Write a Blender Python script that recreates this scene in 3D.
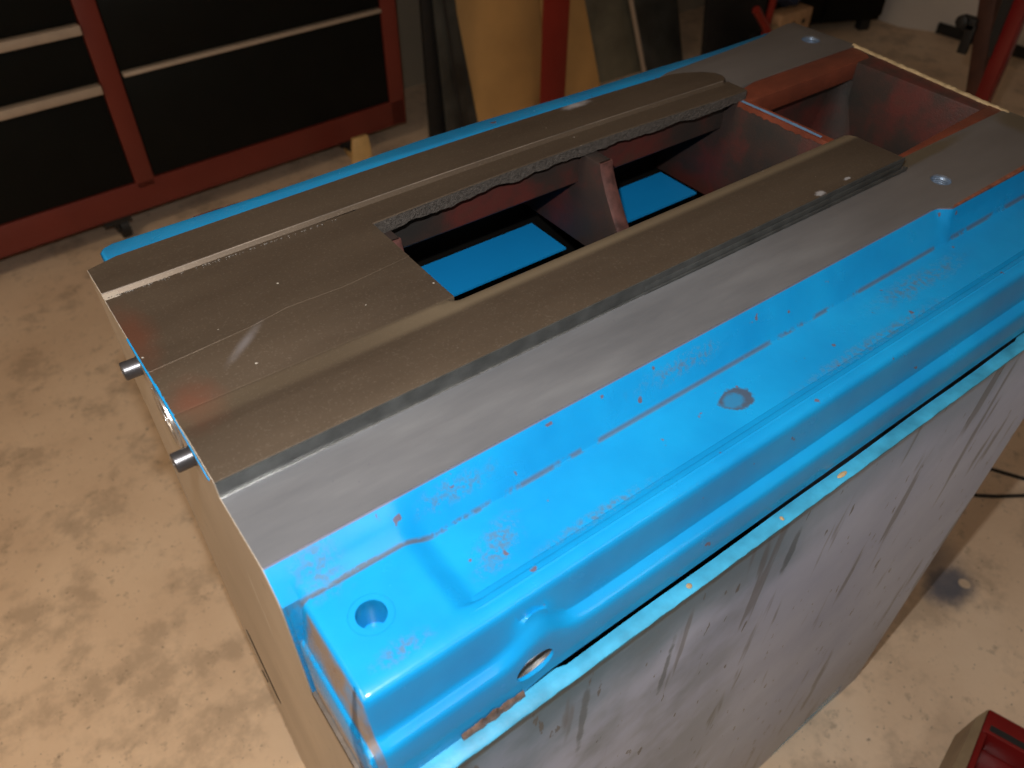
import bpy, bmesh, math, random
from mathutils import Vector, Matrix
random.seed(7)
for o in list(bpy.data.objects): bpy.data.objects.remove(o)
S = bpy.context.scene
COL = S.collection
FZ = -1.212                      # floor level; z = 0 is the machined deck of the casting

# ------------------------------------------------------------------ camera
RW = ((0.80450597, -0.59389838, 0.00740668), (-0.40282404, -0.55475215, -0.72799921), (0.43646642, 0.58269612, -0.68553796))
CAM = Vector((-0.05021837, -0.36447072, 0.48746695))
cd = bpy.data.cameras.new('camera'); cam = bpy.data.objects.new('camera', cd); COL.objects.link(cam)
cd.sensor_fit = 'HORIZONTAL'; cd.sensor_width = 36; cd.lens = 790.52 / 1024 * 36
cd.clip_start = 0.02; cd.clip_end = 50
r0, r1, r2 = Vector(RW[0]), Vector(RW[1]), Vector(RW[2])
m = Matrix.Identity(4)
for i in range(3):
    m[i][0] = r0[i]; m[i][1] = -r1[i]; m[i][2] = -r2[i]; m[i][3] = CAM[i]
cam.matrix_world = m
cd.dof.use_dof = True; cd.dof.focus_distance = 0.85; cd.dof.aperture_fstop = 5.6
S.camera = cam
# ------------------------------------------------------------------ light
S.view_settings.view_transform = 'Standard'; S.view_settings.look = 'None'
S.view_settings.gamma = 1; S.view_settings.use_curve_mapping = False
S.view_settings.exposure = 0.0
w = bpy.data.worlds.new('world'); S.world = w; w.use_nodes = True
w.node_tree.nodes['Background'].inputs[0].default_value = (0.9, 0.75, 0.6, 1)
w.node_tree.nodes['Background'].inputs[1].default_value = 0.02
def lamp(name, kind, loc, energy, color, rot=(0, 0, 0), **k):
    l = bpy.data.lights.new(name, kind); l.energy = energy; l.color = color
    for a, b in k.items(): setattr(l, a, b)
    o = bpy.data.objects.new(name, l); o.location = loc; o.rotation_euler = rot; COL.objects.link(o); return o
# the camera's own flash, popped up above and a little left of the lens
lamp('camera_flash', 'POINT', CAM - 0.045 * r0 - 0.13 * r1, 42.0, (1.0, 0.97, 0.93), shadow_soft_size=0.012)
# the workshop's warm ceiling lamp, then an unseen fill added behind the camera
lamp('ceiling_lamp_fill', 'AREA', (-1.6, 0.3, FZ + 2.55), 29.0, (1.0, 0.77, 0.53), shape='RECTANGLE', size=1.3, size_y=0.5)
lamp('ceiling_lamp_fill', 'AREA', (0.9, -1.8, FZ + 2.55), 7.0, (1.0, 0.94, 0.86), shape='RECTANGLE', size=1.3, size_y=0.5)

# ------------------------------------------------------------------ node helpers
class NT:
    def __init__(s, name):
        s.m = bpy.data.materials.new(name); s.m.use_nodes = True
        s.t = s.m.node_tree; s.b = s.t.nodes['Principled BSDF']; s.co = s.t.nodes.new('ShaderNodeTexCoord').outputs['Object']
    def n(s, k, **kw):
        x = s.t.nodes.new(k)
        for a, b in kw.items(): setattr(x, a, b)
        return x
    def lk(s, a, b): s.t.links.new(a, b)
    def mapv(s, scale=(1, 1, 1), rot=(0, 0, 0)):
        x = s.n('ShaderNodeMapping'); x.inputs['Scale'].default_value = scale; x.inputs['Rotation'].default_value = rot; s.lk(s.co, x.inputs[0]); return x.outputs[0]
    def noise(s, scale, detail=4, rough=.55, vec=None):
        x = s.n('ShaderNodeTexNoise'); x.inputs['Scale'].default_value = scale; x.inputs['Detail'].default_value = detail; x.inputs['Roughness'].default_value = rough
        s.lk(vec or s.co, x.inputs['Vector']); return x.outputs['Fac']
    def ramp(s, fac, stops):
        x = s.n('ShaderNodeValToRGB'); e = x.color_ramp.elements
        while len(e) < len(stops): e.new(0.5)
        for i, (p, c) in enumerate(stops):
            e[i].position = p; e[i].color = c if len(c) == 4 else (*c, 1)
        s.lk(fac, x.inputs[0]); return x.outputs[0]
    def step(s, fac, a, b):
        x = s.n('ShaderNodeMapRange'); x.interpolation_type = 'SMOOTHSTEP'
        for i, v in enumerate((a, b, 0, 1)): x.inputs[i + 1].default_value = v
        s.lk(fac, x.inputs[0]); return x.outputs[0]
    def math(s, op, a, b=None):
        x = s.n('ShaderNodeMath', operation=op)
        for i, v in enumerate((a, b)):
            if v is None: continue
            if isinstance(v, (int, float)): x.inputs[i].default_value = v
            else: s.lk(v, x.inputs[i])
        return x.outputs[0]
    def mix(s, fac, a, b):
        x = s.n('ShaderNodeMix', data_type='RGBA')
        if isinstance(fac, (int, float)): x.inputs[0].default_value = fac
        else: s.lk(fac, x.inputs[0])
        for i, v in ((6, a), (7, b)):
            if isinstance(v, tuple): x.inputs[i].default_value = (*v, 1)
            else: s.lk(v, x.inputs[i])
        return x.outputs[2]
    def xyz(s):
        x = s.n('ShaderNodeSeparateXYZ'); s.lk(s.co, x.inputs[0]); return x.outputs
    def spot(s, c, r, soft=.4, wob=.5, nscale=None, stretch=(1, 1, 1), rz=0):
        """mask of a stain of radius r round the point c, ragged by noise"""
        v = s.n('ShaderNodeVectorMath', operation='SUBTRACT'); s.lk(s.co, v.inputs[0]); v.inputs[1].default_value = c
        vr = s.n('ShaderNodeVectorRotate', rotation_type='Z_AXIS'); s.lk(v.outputs[0], vr.inputs[0]); vr.inputs['Angle'].default_value = -rz
        v2 = s.n('ShaderNodeVectorMath', operation='MULTIPLY'); s.lk(vr.outputs[0], v2.inputs[0]); v2.inputs[1].default_value = tuple(1 / q for q in stretch)
        l = s.n('ShaderNodeVectorMath', operation='LENGTH'); s.lk(v2.outputs[0], l.inputs[0])
        nz = s.noise(nscale or 1.6 / r, 5, .65)
        d = s.math('ADD', l.outputs['Value'], s.math('MULTIPLY', s.math('SUBTRACT', nz, .5), r * wob * 4))
        return s.step(d, r, r * (1 - soft))
    def mx(s, *ms):
        a = ms[0]
        for b in ms[1:]: a = s.math('MAXIMUM', a, b)
        return a
    def out(s, col=None, rough=.5, metal=0, bump=None, bstr=.2, bdist=.002, spec=.5, coat=0, emit=None):
        b = s.b
        if isinstance(col, tuple): b.inputs['Base Color'].default_value = (*col, 1)
        elif col is not None: s.lk(col, b.inputs['Base Color'])
        for k, v in (('Roughness', rough), ('Metallic', metal), ('Specular IOR Level', spec), ('Coat Weight', coat)):
            if isinstance(v, (int, float)): b.inputs[k].default_value = v
            else: s.lk(v, b.inputs[k])
        if coat: b.inputs['Coat Roughness'].default_value = .12
        if bump is not None:
            x = s.n('ShaderNodeBump'); x.inputs['Strength'].default_value = bstr; x.inputs['Distance'].default_value = bdist
            s.lk(bump, x.inputs['Height']); s.lk(x.outputs[0], b.inputs['Normal'])
        return s.m
def simple(name, col, rough=.5, metal=0, var=.25, scale=12, bump=.1, spec=.5, bdist=.001):
    t = NT(name); n = t.noise(scale, 5)
    lo = tuple(c * (1 - var) for c in col); hi = tuple(min(1, c * (1 + var)) for c in col)
    return t.out(t.ramp(n, [(.3, lo), (.7, hi)]), rough, metal, t.noise(scale * 12, 3), bump, bdist, spec)

BLUE = (0.004, 0.26, 0.68)
def mk_blue():
    t = NT('blue_paint'); n = t.noise(9, 4)
    c = t.ramp(n, [(.3, (.003, .19, .46)), (.7, (.005, .25, .55))])
    # greyish rubbed patches where the photo has them
    fine = t.noise(170, 5, .75)
    rub = t.mx(t.spot((.165, -.062, -.037), .030, .9, .25, 60, (1.5, .7, 1), .5), t.spot((.035, -.014, -.015), .034, .9, .2, 50, (.8, 1, 1.2)),
               t.spot((.055, -.100, -.022), .024, .9, .2, 70, (1.4, .5, 1)), t.spot((.25, -.087, -.037), .03, .9, .15, 60, (3.2, .28, 1)),
               t.spot((.63, -.087, -.037), .05, .9, .15, 60, (3.2, .25, 1)), t.spot((.76, -.053, -.037), .05, .9, .2, 40, (2.5, .4, 1)),
               t.spot((.42, -.012, -.012), .02, .9, .3, 60, (4, .5, 1)), t.spot((.16, -.012, -.012), .02, .9, .3, 60, (2.5, .6, 1)), t.spot((.01, -.035, -.09), .05, .9, .3, 40, (.6, .8, 1.2)))
    rub = t.math('MULTIPLY', rub, t.step(fine, .44, .60))
    c = t.mix(t.math('MULTIPLY', rub, .7), c, (.075, .11, .15))
    # the round stain on the tray floor
    s1 = t.spot((.4440, -.0610, -.0375), .0180, .25, .26, 80, (1.15, .85, 1))
    s2 = t.spot((.4400, -.0610, -.0375), .0125, .45, .35, 70, (1.15, .85, 1))
    ring = t.math('MULTIPLY', t.math('SUBTRACT', s1, t.math('MULTIPLY', s2, .85)), .75)
    c = t.mix(t.math('MULTIPLY', s1, .5), c, (.03, .10, .17)); c = t.mix(ring, c, (.06, .045, .042))
    c = t.mix(t.math('MULTIPLY', t.math('MULTIPLY', t.step(t.xyz()[2], -.0022, -.0012), t.step(t.xyz()[1], .010, .006)), t.math('MULTIPLY', t.step(t.xyz()[0], -.0002, .0), .8)), c, (.14, .09, .08))
    # worn line where the wall meets the tray floor, specks of rust everywhere
    y = t.xyz()
    d = t.math('ABSOLUTE', t.math('ADD', y[1], .0250))
    line = t.math('MULTIPLY', t.step(d, .0030, .0005), t.step(t.noise(14, 5, .7), .42, .50))
    line = t.math('MULTIPLY', line, t.step(y[2], -.046, -.033))
    padl = t.math('MULTIPLY', t.spot((.062, -.0245, -.026), .034, .5, .1, 90, (1, .09, .2)), t.step(fine, .35, .5))
    line = t.mx(line, padl)
    c = t.mix(t.math('MULTIPLY', line, .8), c, (.085, .070, .062))
    ends = t.math('MULTIPLY', t.step(y[0], .0030, .0027), t.step(y[1], -.0285, -.033))  # brown floor reflection tinted into the tray's end faces
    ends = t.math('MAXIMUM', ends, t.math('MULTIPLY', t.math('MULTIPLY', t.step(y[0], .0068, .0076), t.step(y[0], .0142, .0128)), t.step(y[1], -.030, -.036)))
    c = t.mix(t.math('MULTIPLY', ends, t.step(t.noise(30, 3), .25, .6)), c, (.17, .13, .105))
    sp = t.step(t.noise(62, 2, .5), .72, .75)
    c = t.mix(t.math('MULTIPLY', sp, .8), c, (.12, .06, .05))
    rg = t.math('ADD', .18, t.math('MULTIPLY', t.noise(30, 4), .14)); rg = t.math('ADD', rg, t.math('MULTIPLY', rub, .15))
    return t.out(c, rg, 0, t.noise(45, 5, .5), .25, .0018, .45, .12)
def mk_iron():            # brown-oiled machined iron of the slideways
    t = NT('machined_iron'); v = t.mapv((2.5, 60, 20)); n = t.noise(1, 4, .6, t.mapv((3, 14, 8)))
    c = t.ramp(n, [(.25, (.070, .051, .036)), (.75, (.112, .085, .061))])
    f = t.noise(420, 2, .5); c = t.mix(t.math('MULTIPLY', t.step(f, .55, .75), .16), c, (.30, .25, .20))
    rust = t.math('MULTIPLY', t.mx(t.spot((.004, .30, .013), .05, .9, .2, 30, (.55, 1.5, 1)), t.spot((.02, .175, .013), .04, .9, .2, 30, (.8, 1.2, 1))), .6)
    c = t.mix(rust, c, (.16, .055, .032))
    pale = t.mx(t.spot((.655, .437, .018), .022, .9, .25, 70, (1.5, .5, 1)), t.spot((.735, .085, .018), .007, .6, .3, 200, (1.4, .8, 1)), t.spot((.79, .088, .018), .004, .6, .3, 200, (2, .8, 1)))
    c = t.mix(t.math('MULTIPLY', pale, .7), c, (.55, .56, .60))
    pale2 = t.spot((.085, .228, .013), .022, 1, .15, 50, (1.8, .35, 1), .7)
    c = t.mix(t.math('MULTIPLY', pale2, .3), c, (.40, .40, .45))
    x = t.xyz(); sh = t.math('MULTIPLY', t.step(x[1], .144, .156), t.step(x[1], .177, .168))  # paler band along the front shoulder, a highlight painted into the iron
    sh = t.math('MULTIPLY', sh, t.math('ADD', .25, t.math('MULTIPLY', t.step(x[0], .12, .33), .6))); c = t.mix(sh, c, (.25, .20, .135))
    sp = t.step(t.noise(120, 1, .5), .80, .83); c = t.mix(sp, c, (.6, .57, .52))
    return t.out(c, t.math('ADD', .34, t.math('MULTIPLY', t.noise(8, 4), .22)), .55, t.noise(1, 3, .6, t.mapv((60, 900, 200))), .12, .0006, .5)
def mk_grey():            # bright ground deck
    t = NT('ground_iron'); n = t.noise(1, 5, .6, t.mapv((4, 22, 10), (0, 0, .35)))
    c = t.ramp(n, [(.25, (.095, .10, .112)), (.5, (.13, .135, .148)), (.75, (.175, .182, .195))])
    x = t.xyz()
    far = t.step(x[0], .45, 1.0); c = t.mix(t.math('MULTIPLY', far, .6), c, (.105, .085, .068))
    oil = t.math('MULTIPLY', t.mx(t.spot((.93, .088, 0), .03, .5, .1, 30, (5, .5, 1)), t.spot((1.16, .05, 0), .06, .6, .2, 20, (.8, 1.2, 1))), .75)
    c = t.mix(oil, c, (.085, .065, .035))
    c = t.mix(t.math('MULTIPLY', t.step(t.noise(150, 2), .70, .76), .5), c, (.10, .10, .12))
    return t.out(c, t.math('ADD', .36, t.math('MULTIPLY', t.noise(14, 4), .18)), .3, t.noise(1, 4, .6, t.mapv((90, 500, 100), (0, 0, .2))), .12, .0006, .5)
def mk_steel():           # bare end of casting and stand
    t = NT('bare_steel'); n = t.noise(1, 5, .6, t.mapv((6, 6, 3)))
    c = t.ramp(n, [(.25, (.34, .30, .255)), (.75, (.52, .46, .39))])
    bl = t.spot((0, .088, -.17), .010, .6, .2, 60, (1, .7, 8)); c = t.mix(t.math('MULTIPLY', bl, .7), c, (.55, .53, .5))
    c = t.mix(t.math('MULTIPLY', t.step(t.noise(28, 4, .6), .66, .72), .5), c, (.09, .075, .06))
    return t.out(c, .4, .3, t.noise(90, 4), .15, .001)
YFc = -.155
def mk_panel():           # lilac grey side of the stand with old blue overspray
    t = NT('grey_panel_paint'); n = t.noise(5, 5, .6)
    c = t.ramp(n, [(.3, (.37, .47, .72)), (.7, (.50, .61, .85))])
    x = t.xyz()
    top = t.math('MULTIPLY', t.step(t.math('ADD', x[2], t.math('MULTIPLY', t.noise(6, 5), .34)), -.12, .05), t.math('ADD', .45, t.math('MULTIPLY', t.step(x[0], .7, .1), .5)))
    c = t.mix(top, c, (.045, .17, .27))
    sm = t.math('MULTIPLY', t.step(t.noise(3.2, 5, .6), .42, .60), .8); left = t.step(x[0], .75, .1)
    c = t.mix(t.math('MULTIPLY', sm, left), c, (.09, .155, .205))
    st = t.step(t.noise(1, 3, .5, t.mapv((34, 34, 4), (0, .25, 0))), .60, .68); c = t.mix(t.math('MULTIPLY', st, .6), c, (.085, .10, .115))
    st2 = t.step(t.noise(1, 3, .5, t.mapv((95, 95, 26), (0, .6, 0))), .68, .71); c = t.mix(t.math('MULTIPLY', st2, .75), c, (.07, .075, .075))
    low = t.math('MULTIPLY', t.step(x[2], -.75, -1.2), .5); c = t.mix(low, c, (.26, .24, .21))
    run = t.mx(t.spot((.19, YFc, -.22), .006, .5, .35, 40, (1, 1, 14)), t.spot((.30, YFc, -.25), .006, .5, .5, 30, (1, 1, 12)), t.spot((.065, YFc, -.17), .006, .5, .4, 40, (1, 1, 8)), t.spot((.47, YFc, -.20), .008, .5, .4, 30, (1, 1, 6)))
    c = t.mix(t.math('MULTIPLY', run, .7), c, (.05, .10, .14))
    return t.out(c, .42, .05, t.noise(60, 4), .12, .001)
def mk_red():
    t = NT('red_primer'); n = t.noise(16, 5, .6)
    c = t.ramp(n, [(.3, (.085, .019, .009)), (.7, (.16, .036, .016))])
    return t.out(c, .55, 0, t.noise(130, 5, .6), .35, .002)
def mk_cast():
    t = NT('rough_cast_iron'); n = t.noise(7, 5, .6)
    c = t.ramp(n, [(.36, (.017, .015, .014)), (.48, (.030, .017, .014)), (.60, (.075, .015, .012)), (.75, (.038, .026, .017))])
    return t.out(c, .6, .1, t.noise(400, 4, .6), .4, .0015)
def mk_lip():
    t = NT('coarse_cast_lip'); n = t.noise(240, 5, .75)
    c = t.ramp(n, [(.3, (.03, .026, .023)), (.7, (.11, .095, .085))])
    return t.out(c, .6, .2, n, 1.0, .004)
def mk_floor():
    t = NT('concrete'); n = t.noise(1.6, 6, .6)
    c = t.ramp(n, [(.3, (.66, .48, .33)), (.5, (.80, .61, .435)), (.7, (.88, .70, .52))])
    c = t.mix(t.math('MULTIPLY', t.step(t.noise(7, 6, .65), .48, .66), .42), c, (.27, .20, .14))
    c = t.mix(t.math('MULTIPLY', t.step(t.noise(48, 4, .6), .66, .74), .6), c, (.14, .115, .095))
    s = t.mx(t.spot((1.475, -.140, FZ), .095, .7, .15, 22, (1.1, .8, 1)), t.math('MULTIPLY', t.spot((1.52, -.055, FZ), .12, 1, .2, 14), .75))
    hole = t.spot((1.512, -.163, FZ), .017, .5, .1, 50)
    c = t.mix(t.math('MULTIPLY', s, t.math('SUBTRACT', .82, hole)), c, (.030, .060, .115))
    d = t.math('MULTIPLY', t.mx(t.spot((3.6, 1.5, FZ), .5, 1, .2, 2), t.spot((2.52, 1.76, FZ), .04, .5, .1, 20)), .5); c = t.mix(d, c, (.10, .075, .05))
    c = t.mix(t.math('MULTIPLY', t.step(t.noise(19, 6, .7), .58, .66), .35), c, (.22, .17, .125)); c = t.mix(t.math('MULTIPLY', t.step(t.noise(110, 2, .5), .70, .74), .6), c, (.10, .08, .07))
    return t.out(c, .6, 0, t.noise(60, 6, .6), .3, .003)
M = dict(blue=mk_blue(), iron=mk_iron(), grey=mk_grey(), steel=mk_steel(), panel=mk_panel(), red=mk_red(), cast=mk_cast(), lip=mk_lip(), floor=mk_floor())
M['pan'] = simple('pan_blue_paint', (.004, .20, .50), .4, 0, .06, 6, .05)
M['lipblue'] = simple('weathered_blue', (.03, .25, .42), .5, 0, .3, 30, .2)
M['stripe'] = simple('pale_blue_stripe', (.10, .20, .34), .5, 0, .2, 60, .1)
M['worn'] = simple('pale_edge_iron', (.17, .14, .115), .45, .4, .4, 9, .1)  # lighter iron for the step's crest line
M['maroon'] = simple('worn_maroon_primer', (.075, .030, .026), .55, 0, .6, 60, .5)
M['dull'] = simple('dull_brown_steel', (.085, .068, .055), .6, .1, .4, 50, .2)
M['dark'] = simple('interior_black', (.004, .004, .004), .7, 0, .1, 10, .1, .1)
M['void'] = simple('interior_shade_black', (.004, .0035, .003), .8, 0, .2, 10, .1, .1)  # near-black, so the shade inside the hollow bed and stand is painted in
M['groove'] = simple('dark_ground_side', (.09, .095, .095), .32, .6, .3, 40, .1)
M['putty'] = simple('cream_filler', (.34, .25, .14), .6, 0, .3, 60, .5)
M['rust'] = simple('rust', (.17, .055, .028), .7, .1, .5, 120, .6)
M['screw'] = simple('black_oxide_steel', (.10, .10, .11), .35, .8, .15, 40, .05)
M['hole'] = simple('oily_thread_steel', (.13, .18, .26), .35, .4, .3, 60, .2)
M['bright'] = simple('bright_metal', (.55, .55, .55), .25, .9, .15, 200, .2)
M['chred'] = simple('chest_red_enamel', (.15, .024, .016), .4, 0, .12, 4, .03)
M['chblack'] = simple('drawer_black_enamel', (.006, .0065, .0055), .5, 0, .15, 5, .05, .12)
M['pull'] = simple('drawer_pull_aluminium', (.46, .37, .29), .5, .2, .08, 20, .03)
M['rubber'] = simple('black_rubber', (.012, .012, .012), .6, 0, .2, 30, .1)
M['wheel'] = simple('amber_wheel', (.62, .40, .16), .45, 0, .15, 20, .05)
M['ply'] = simple('plywood', (.62, .36, .13), .55, 0, .14, 3, .1)
M['board'] = simple('grey_green_board', (.165, .150, .105), .6, 0, .35, 5, .2)
M['darkboard'] = simple('dark_plastic_sheet', (.045, .047, .043), .4, 0, .6, 6, .2)
M['redpost'] = simple('red_lacquered_steel', (.27, .022, .015), .4, 0, .1, 4, .03)
M['wall'] = simple('cream_wall_paint', (.36, .30, .22), .8, 0, .08, 2, .1)
M['white'] = simple('white_wall_paint', (.66, .62, .58), .7, 0, .06, 2, .05)
M['ceil'] = simple('ceiling_board', (.45, .38, .30), .9, 0, .05, 2, .05)
M['wood'] = simple('scrap_wood', (.50, .30, .16), .6, 0, .2, 20, .2)
M['denim'] = simple('navy_cloth', (.015, .025, .06), .8, 0, .3, 20, .2)
M['rustiron'] = simple('dark_red_brown_steel', (.075, .030, .020), .6, .2, .3, 15, .2)
M['machred'] = simple('dark_red_gloss_enamel', (.17, .010, .010), .25, 0, .12, 8, .05)
M['tan'] = simple('tan_machined_face', (.35, .26, .16), .5, .2, .15, 20, .1)
M['grime'] = simple('slot_grime', (.05, .04, .03), .7, 0, .3, 60, .3)

# ------------------------------------------------------------------ mesh helpers
def smooth(me, ang=35):
    bm = bmesh.new(); bm.from_mesh(me)
    for f in bm.faces: f.smooth = True
    for e in bm.edges: e.smooth = (len(e.link_faces) == 2 and e.calc_face_angle(0) < math.radians(ang))
    bm.to_mesh(me); bm.free()
def obj(name, bm, mat, parent=None, bevel=0, seg=2, ang=35):
    bmesh.ops.remove_doubles(bm, verts=bm.verts, dist=1e-6)
    bmesh.ops.recalc_face_normals(bm, faces=bm.faces)
    if bevel:
        es = [e for e in bm.edges if len(e.link_faces) == 2 and e.calc_face_angle(0) > .5]
        bmesh.ops.bevel(bm, geom=es, offset=bevel, segments=seg, profile=.5, affect='EDGES', clamp_overlap=True)
    me = bpy.data.meshes.new(name); bm.to_mesh(me); bm.free(); smooth(me, ang)
    for q in (mat if isinstance(mat, (list, tuple)) else [mat]): me.materials.append(M[q] if isinstance(q, str) else q)
    o = bpy.data.objects.new(name, me); COL.objects.link(o)
    if parent is not None:
        o.parent = parent; o.matrix_parent_inverse = Matrix.Translation(-parent.location)
    return o
def thing(name, label, cat, loc=(0, 0, 0), group=None):
    o = bpy.data.objects.new(name, None); o.empty_display_size = .05; o.location = loc; COL.objects.link(o)
    o['label'] = label; o['category'] = cat
    if group: o['group'] = group
    return o
def tag(o, label, cat, group=None):
    o['label'] = label; o['category'] = cat
    if group: o['group'] = group
    return o
def box(bm, a, b, mtx=None):
    vs = [bm.verts.new((x, y, z)) for x in (a[0], b[0]) for y in (a[1], b[1]) for z in (a[2], b[2])]
    if mtx is not None:
        for v in vs: v.co = mtx @ v.co
    for f in ((0, 1, 3, 2), (4, 6, 7, 5), (0, 4, 5, 1), (2, 3, 7, 6), (0, 2, 6, 4), (1, 5, 7, 3)): bm.faces.new([vs[i] for i in f])
    return vs
def B(*bs):
    bm = bmesh.new()
    for b in bs: box(bm, b[0], b[1], b[2] if len(b) > 2 else None)
    return bm
def loft(rings, closed=True, caps=True, bm=None):
    bm = bm or bmesh.new(); L = [[bm.verts.new(p) for p in r] for r in rings]; n = len(L[0])
    for a, b in zip(L, L[1:]):
        for i in range(n if closed else n - 1):
            j = (i + 1) % n
            bm.faces.new((a[i], a[j], b[j], b[i]))
    if caps:
        bm.faces.new(L[0][::-1]); bm.faces.new(L[-1])
    return bm
def ext(poly, x0, x1, ns=1, bm=None):       # extrude a (y,z) outline along x
    return loft([[(x0 + (x1 - x0) * k / ns, y, z) for y, z in poly] for k in range(ns + 1)], bm=bm)
def prism(poly, a, b, bm=None):             # plan outline (x,y) from z=a to z=b
    return loft([[(x, y, z) for x, y in poly] for z in (a, b)], bm=bm)
def tube(pts, r, n=10, bm=None, caps=True):
    pts = [Vector(p) for p in pts]; rings = []
    up = Vector((0, 0, 1))
    for i, p in enumerate(pts):
        d = (pts[min(i + 1, len(pts) - 1)] - pts[max(i - 1, 0)]).normalized()
        u = d.cross(up if abs(d.z) < .95 else Vector((1, 0, 0))).normalized(); v = u.cross(d)
        rr = r[i] if isinstance(r, (list, tuple)) else r
        rings.append([p + rr * (math.cos(a) * u + math.sin(a) * v) for a in [2 * math.pi * k / n for k in range(n)]])
    return loft(rings, caps=caps, bm=bm)
def lathe(c, axis, prof, n=24, bm=None):    # prof: list of (distance along axis, radius)
    a = Vector(axis).normalized(); u = a.cross(Vector((0, 0, 1)) if abs(a.z) < .9 else Vector((1, 0, 0))).normalized(); v = a.cross(u)
    return loft([[Vector(c) + a * t + max(r, 1e-5) * (math.cos(k * 2 * math.pi / n) * u + math.sin(k * 2 * math.pi / n) * v) for k in range(n)] for t, r in prof], bm=bm)
def cut(o, bms):                             # drill real holes with a boolean, then keep the plain mesh
    for b in bms:
        me = bpy.data.meshes.new('cutter'); bmesh.ops.recalc_face_normals(b, faces=b.faces); b.to_mesh(me); b.free()
        c = bpy.data.objects.new('cutter', me); COL.objects.link(c)
        md = o.modifiers.new('b', 'BOOLEAN'); md.object = c; md.solver = 'EXACT'; md.operation = 'DIFFERENCE'
        bpy.context.view_layer.update()
        ev = o.evaluated_get(bpy.context.evaluated_depsgraph_get()); nm = bpy.data.meshes.new_from_object(ev)
        o.modifiers.clear(); o.data = nm; smooth(nm, 35)
        bpy.data.objects.remove(c)
def lerp(a, b, t): return a + (b - a) * t
def sst(x, a, b):
    t = max(0, min(1, (x - a) / (b - a))); return t * t * (3 - 2 * t)

# ------------------------------------------------------------------ the room
def struct(name, bm, mat, **k):
    o = obj(name, bm, mat, **k); o['kind'] = 'structure'; return o
CZ = FZ + 2.6
struct('floor', B(((-3.0, -3.0, FZ - .05), (5.9, 3.2, FZ))), 'floor')
struct('wall_back', B(((-3.0, 3.2, FZ), (5.9, 3.3, CZ))), 'wall')
WR = 4.95
struct('wall_right', prism([(5.25, -3.0), (5.9, -3.0), (5.9, 3.2), (4.9, 3.2), (4.82, 2.25), (4.93, 2.06)], FZ, CZ), 'white')
struct('wall_left', B(((-3.1, -3.0, FZ), (-3.0, 3.2, CZ))), 'wall')
struct('wall_front', B(((-3.0, -3.1, FZ), (5.9, -3.0, CZ))), 'wall')
struct('ceiling', B(((-3.0, -3.0, CZ), (5.9, 3.2, CZ + .05))), 'ceil')
struct('foot_shade_right', prism([(4.91, 2.06), (5.24, -3.0), (5.25, -3.0), (4.925, 2.06)], FZ, FZ + .06), 'rubber')  # black strip standing in for the shadow along the wall's foot

# ------------------------------------------------------------------ the machine bed
bed = thing('machine_bed', 'large blue and bare iron machine bed casting with long slideways, on the grey stand', 'machine', (.58, .16, -.165))
# front deck
front = bmesh.new()
ft = [(0, 0), (.02, 0), (.80, 0), (.838, 0.0005), (.852, -.002), (.862, -.009), (.875, -.0125), (1.0, -.011), (1.1, -.0115), (1.176, -.011), (1.1755, .0970), (.90, .0970), (.90, .081), (0, .081)]
prism(ft, -.02, 0, front)
fd = obj('front_deck', front, 'grey', bed, ang=30); fd['label'] = 'bright ground grey deck strip along the front'
bore = [(.9145, .034)]
cut(fd, [lathe((x, y, .01), (0, 0, -1), [(0, .0125), (.05, .0125)], 28) for x, y in bore])
def hole_ring(x, y, r):
    bm = bmesh.new(); n = 28
    prof = [(r * 1.02, .0004), (r, -.001), (r * .95, -.004)] + [(r * (.95 if k % 2 else .87), -.005 - .0012 * k) for k in range(9)]
    rings = [[(x + q * math.cos(6.2832 * k / n), y + q * math.sin(6.2832 * k / n), z) for k in range(n)] for q, z in prof]
    loft(rings, caps=False, bm=bm)
    o = obj('threaded_hole', bm, 'hole', bed); o['label'] = 'round threaded bolt hole in the deck'
    b2 = bmesh.new(); b2.faces.new([b2.verts.new((x + r * .9 * math.cos(6.2832 * k / n), y + r * .9 * math.sin(6.2832 * k / n), -.0155)) for k in range(n)])
    obj('plug', b2, 'groove', o)
for x, y in bore: hole_ring(x, y, .0125)
# rusty edge behind the notch
obj('rusty_edge', prism([(.866, -.0125), (1.176, -.0135), (1.176, -.004), (1.0, -.0075), (.872, -.0095)], -.002, .0006), 'rust', bed)['label'] = 'rusty brown strip along the deck edge'

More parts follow.
